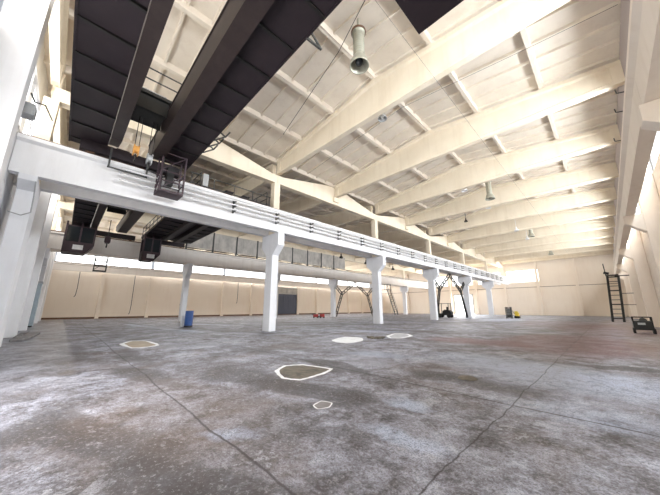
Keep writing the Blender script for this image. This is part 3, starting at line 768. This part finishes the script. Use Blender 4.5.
# pits with painted rings
def ring_mark(name, pts, w, label, pit=True, mat='pit'):
    cx = sum(p[0] for p in pts)/len(pts); cy = sum(p[1] for p in pts)/len(pts)
    P = []
    n = len(pts)
    for i in range(n):                                                    # smooth closed outline
        p0, p1, p2, p3 = (Vector(pts[(i+k-1) % n]) for k in range(4))
        for j in range(6):
            s = j/6; P.append((.5*((2*p1)+(p2-p0)*s+(2*p0-5*p1+4*p2-p3)*s*s+(3*p1-p0-3*p2+p3)*s**3))*.45+p1.lerp(p2, s)*.55)
    t = thing(name, label, 'floor pit', (cx, cy, 0), 'white ringed pits in the floor')
    c = Vector((cx, cy)); N = len(P)
    rnd = [1+random.uniform(-.25, .25) for _ in range(N)]
    inn = [p-(p-c).normalized()*w*rnd[i]*.5 for i, p in enumerate(P)]; out = [p+(p-c).normalized()*w*rnd[(i*7) % N]*.5 for i, p in enumerate(P)]
    b = MB(); vs = [(p.x, p.y, .004) for p in inn]+[(p.x, p.y, .004) for p in out]
    b.add(vs, [(i, (i+1) % N, N+(i+1) % N, N+i) for i in range(N)]); b.build('painted_ring', M['ringpaint'], t)
    if pit:
        b = MB(); vs = [(cx, cy, .003)]+[(p.x, p.y, .0035) for p in inn]
        b.add(vs, [(0, 1+i, 1+(i+1) % N) for i in range(N)]); b.build('pit_fill', M[mat], t)
    return t
ring_mark('floor_pit', [(-5.78,3.9),(-6.11,4.37),(-5.88,4.78),(-5.03,4.97),(-4.81,4.47),(-4.75,3.79),(-5.13,3.63)], .10, 'white outlined pit in the floor below the nearest column, largest ring in the middle')
ring_mark('floor_pit', [(-3.42,3.0),(-3.48,3.22),(-3.3,3.28),(-3.2,3.12),(-3.26,2.95)], .025, 'small thin ring on the dark stain, nearest the camera', mat='concrete')
ring_mark('floor_pit', [(-14.45,2.06),(-15.42,2.55),(-14.97,3.0),(-13.04,3.05),(-12.65,2.63),(-12.76,2.14)], .2, 'pale ringed patch on the floor at left, below the blue drum', mat='pitlight')
ring_mark('floor_pit', [(-9.28,9.36),(-9.81,10.71),(-8.94,10.94),(-8.18,9.93),(-8.08,9.01),(-8.65,8.92)], .2, 'broad white painted patch on the floor, left one of the pair below the second column', mat='ringpaint')
ring_mark('floor_pit', [(-8.55,12.73),(-9.03,14.29),(-8.42,14.47),(-7.69,13.61),(-7.5,12.4),(-7.89,12.0)], .2, 'white painted oval on the floor, right one of the pair below the second column', mat='concrete_pale')
b = MB()
for i in range(26):
    a = random.random()*6.3; r = random.random()**.5; x, y, s_ = -8.35+.4*r*math.cos(a), 11.5+.45*r*math.sin(a), random.uniform(.04, .12)
    b.box(x-s_, x+s_, y-s_*.8, y+s_*.8, 0, s_*.7)
o = b.build('rubble_heap', M['pit'], None, (-8.35, 11.5, 0)); tag(o, 'small heap of brown rubble between the two white floor patches', 'rubble'); o['kind'] = 'stuff'
b = MB(); b.lathe((-2.35, 6.4, 0), [(.20, .0), (.19, .012), (.15, .03), (.08, .045), (.001, .05)], 12)
tag(b.build('spill_mound', M['pit'], None, (-2.35, 6.4, 0)), 'small brown crusted mound on the floor at right of centre', 'mound')

# ------------------------------------------------------------------ lamps
def bell_lamp(name, x, y, zt, drop, label, cat='lamp', s=1.0, mat='grey', grp='bell lamps under the roof'):
    t = thing(name, label, cat, (x, y, zt), grp)
    z = zt-drop
    MB().cyl((x, y, zt), (x, y, z), .025, n=8).build('rod', M[mat], t)
    MB().lathe((x, y, z), [(.001, 0), (.09*s, 0), (.1*s, -.12*s), (.1*s, -.28*s), (.16*s, -.34*s)], 16).build('housing', M[mat], t)
    MB().lathe((x, y, z), [(.10*s, -.28*s), (.16*s, -.34*s), (.26*s, -.45*s), (.31*s, -.62*s), (.32*s, -.66*s), (.295*s, -.65*s), (.24*s, -.46*s), (.12*s, -.36*s), (.001, -.34*s)], 20).build('lamp_shade', M[mat], t, smooth=True)
    MB().lathe((x, y, z), [(.001, -.36*s), (.07*s, -.4*s), (.1*s, -.5*s), (.07*s, -.6*s), (.001, -.63*s)], 12).build('bulb', M['pipe'], t, smooth=True)
    return t
# the large one near the camera: ribbed tube with bell
x, y = -5.35, 6.85
t = thing('high_bay_lamp', 'large grey ribbed tube lamp with bell mouth hanging top centre beside the crane', 'lamp', (x, y, 12.6))
b = MB(); pr = [(.26, 12.25), (.27, 12.2)]
zz = 12.2
while zz > 11.15: pr += [(.20, zz-.005), (.225, zz-.05), (.20, zz-.10)]; zz -= .105
b.lathe((x, y, 0), pr+[(.2, 11.1)], 22); b.build('ribbed_housing', M['lampgrey'], t, smooth=True)
MB().lathe((x, y, 0), [(.2, 11.12), (.24, 11.05), (.33, 10.85), (.37, 10.68), (.375, 10.62), (.35, 10.64), (.30, 10.85), (.2, 11.02), (.001, 11.06)], 26).build('lamp_shade', M['lampgrey'], t, smooth=True)
MB().lathe((x, y, 0), [(.3, 12.3), (.3, 12.24), (.001, 12.24)], 20).build('ceiling_plate', M['rust'], t)
MB().lathe((x, y, 0), [(.001, 11.02), (.1, 10.98), (.16, 10.85), (.12, 10.72), (.001, 10.68)], 16).build('bulb', M['glass_dark'], t, smooth=True)
MB().cyl((x, y, 12.3), (x, y, 12.95), .05, n=8).build('rod', M['lampgrey'], t)

hb0 = t
for (xx, yy, lab) in ((-5.75, 25.0, 'dark mouthed tube lamp hanging in the middle of the main bay ceiling'), (-5.75, 42.8, 'distant tube lamp over the main bay, third from the camera'),
                      (-5.8, 60.4, 'farthest tube lamp under the main bay roof, near the far wall')):
    dup(hb0, (xx-x, yy-y, .0), lab)
RX = lambda xx: roof_z(xx)+.33
for (x, y, zm, s, mat, lab) in [
    (-6.75, 10.45, 11.05, .75, 'grey', 'small grey bell lamp hanging just behind the nearest big roof beam'),
    (-6.95, 22.5, 10.95, .75, 'pipe', 'small white bell lamp over the main bay, left of the dark mouthed tube lamp'),
    (-6.8, 28.4, 11.0, .75, 'pipe', 'small white bell lamp over the main bay, below the dark mouthed tube lamp'),
    (-9.8, 31.0, 10.9, .6, 'black', 'tiny dark lamp over the left part of the main bay'),
    (-6.65, 39.2, 10.85, .8, 'pipe', 'small white bell lamp left of the distant third tube lamp'),
    (-6.6, 45.3, 10.85, .8, 'pipe', 'small white bell lamp farthest along the main bay')]:
    bell_lamp('bell_lamp', x, y, RX(x), RX(x)-zm-.66*s, lab, s=s, mat=mat)
for (x, y, zm, lab) in [(-28.0, 29.9, 9.0, 'dark bell lamp seen under the middle crane beam, left of the second column head'), (-28, 36.1, 8.8, 'dark bell lamp seen under the middle beam, right of the second column head'),
                    (-28, 44.4, 8.6, 'dark bell lamp seen under the middle beam, left of the third column head')]:
    bell_lamp('bell_lamp', x, y, RX(x), RX(x)-zm-.66, lab, s=1.0, mat='black')

# ------------------------------------------------------------------ cables and small fixtures
def wire(name, pts, r, mat, label, cat='cable', grp=None):
    return tag(MB().path(pts, r, 6).build(name, M[mat], None, pts[0]), label, cat, grp)
wire('ceiling_cable', [(-1.8, 5.0, 11.95), (-6.5, 6.9, 12.3), (-12.2, 8.0, 11.7)], .014, 'black', 'thin black cable crossing below the ceiling beside the large tube lamp')
wire('ceiling_cable', [(1.9, 12.55, roof_z(1.9)+.05)]+[(XM+3*k, 12.55, roof_z(XM+3*k)+.0) for k in range(5, 0, -1)]+[(XM+.4, 12.55, 12.0)], .008, 'frame', 'thin cable strung across the ceiling just behind the nearest big roof beam')
wire('ceiling_cable', [(-3.65, y_, 10.9) for y_ in YB[1:12]], .005, 'frame', 'very thin cable running along the length of the main bay ceiling')
for y_, z0, lab in ((1.2, 3.2, 'thin cable hanging down the back wall at far left'), (7.6, .8, 'long thin cable hanging down the back wall left of the slim column'), (14.5, 2.2, 'thin cable hanging on the back wall just right of the slim column'), (24.6, 2.6, 'thin cable hanging on the back wall left of the nearest column')):
    wire('hanging_cable', [(XW+.5, y_, 6.4), (XW+.5, y_+.05, z0+1), (XW+.5, y_, z0), (XW+.55, y_-.12, z0-.25)], .04, 'frame', lab, 'cable', 'cables hanging on the back wall')
wire('loose_wire', [(-14.7, -1.42, 6.2), (-14.72, -1.38, 5.6), (-14.85, -1.37, 5.0), (-14.9, -1.6, 4.85), (-15.0, -1.95, 4.95)], .02, 'grey', 'loose grey wire looped round the left edge column')
# floodlight on gable pilaster
t = thing('floodlight', 'grey box floodlight on a thin arm at the upper left window', 'floodlight', (-10.2, -1.5, 6.6))
MB().box(-10.5, -10.12, -1.62, -1.34, 6.55, 6.9).build('housing', M['grey'], t, bevel=.03)
MB().box(-10.46, -10.16, -1.34, -1.32, 6.59, 6.86).build('lens', M['grey'], t)
MB().path([(-10.0, -1.45, 7.1), (-10.4, -1.4, 7.1), (-11.3, -1.3, 7.6), (-13.5, -1.3, 8.3)], .022).build('arm', M['frame'], t)
MB().bar((-9.97, -1.55, 6.7), (-10.12, -1.55, 6.7), .06).build('bracket', M['frame'], t)
# stub hooks on eaves beam
for y_, lab in ((16.2, 'small dark wire hook on the eaves beam, nearest the top right corner'), (17.9, 'small dark wire hook on the eaves beam, second from the top'), (21.2, 'small dark wire hook on the eaves beam, lowest of the three')):
    wire('wire_hook', [(XR-.3, y_, 10.7), (XR-.6, y_-.05, 10.75), (XR-.62, y_-.05, 10.95)], .025, 'frame', lab, 'hook', 'wire hooks on the eaves beam')

# ------------------------------------------------------------------ light
w = bpy.data.worlds.new('world'); S.world = w; w.use_nodes = True
bg = w.node_tree.nodes['Background']; bg.inputs[0].default_value = (.85,.92,1,1); bg.inputs[1].default_value = 1.0
def area(name, loc, rot, sx, sy, power, col):
    l = bpy.data.lights.new(name, 'AREA'); l.shape = 'RECTANGLE'; l.size = sx; l.size_y = sy; l.energy = power; l.color = col
    o = bpy.data.objects.new(name, l); COL.objects.link(o); o.location = loc; o.rotation_euler = rot; return o
# daylight entering through the window strips and far gate, plus added gable fill
area('right_window_daylight', (XWALL-.02, 29, 9.3), (0, PI/2, 0), 1.4, 60, 14000, (.92,.96,1))
area('back_window_daylight', (XW+.02, 39.5, 8.6), (0, -PI/2, 0), 1.3, 59, 9000, (.98,.98,1))
area('gable_window_daylight', (-24, YG+.02, 9.6), (PI/2, 0, 0), 50, 2.4, 2200, (1,.95,.88))
area('added_gate_fill', (-5.5, YG+.02, 2.6), (PI/2, 0, 0), 5.6, 5, 1100, (1,.97,.94))  # fill light added at the unseen gate, brightens the near floor
area('far_gate_daylight', ((GX0+GX1)/2, YF-.1, 2.3), (-PI/2, 0, 0), 4.2, 4.5, 3000, (1,.98,.95))
area('far_window_daylight', (-20, YF-.55, 8.2), (-PI/2, 0, 0), 24, 2.3, 4000, (1,.98,.95))

# ------------------------------------------------------------------ camera
cam = bpy.data.cameras.new('camera'); co = bpy.data.objects.new('camera', cam); COL.objects.link(co)
co.location = (0, 0, 1.46); cam.sensor_width = 36; cam.lens = 268.0/660*36; cam.clip_start = .05; cam.clip_end = 300
yaw, pitch = math.radians(45.54), math.radians(12.72)
co.rotation_euler = (PI/2+pitch, 0, yaw)
S.camera = co
S.cycles.max_bounces = 12; S.cycles.diffuse_bounces = 8; S.cycles.sample_clamp_indirect = 6; S.cycles.use_denoising = True
v = S.view_settings; v.view_transform = 'Standard'; v.look = 'None'; v.gamma = 1; v.use_curve_mapping = False; v.exposure = -0.74
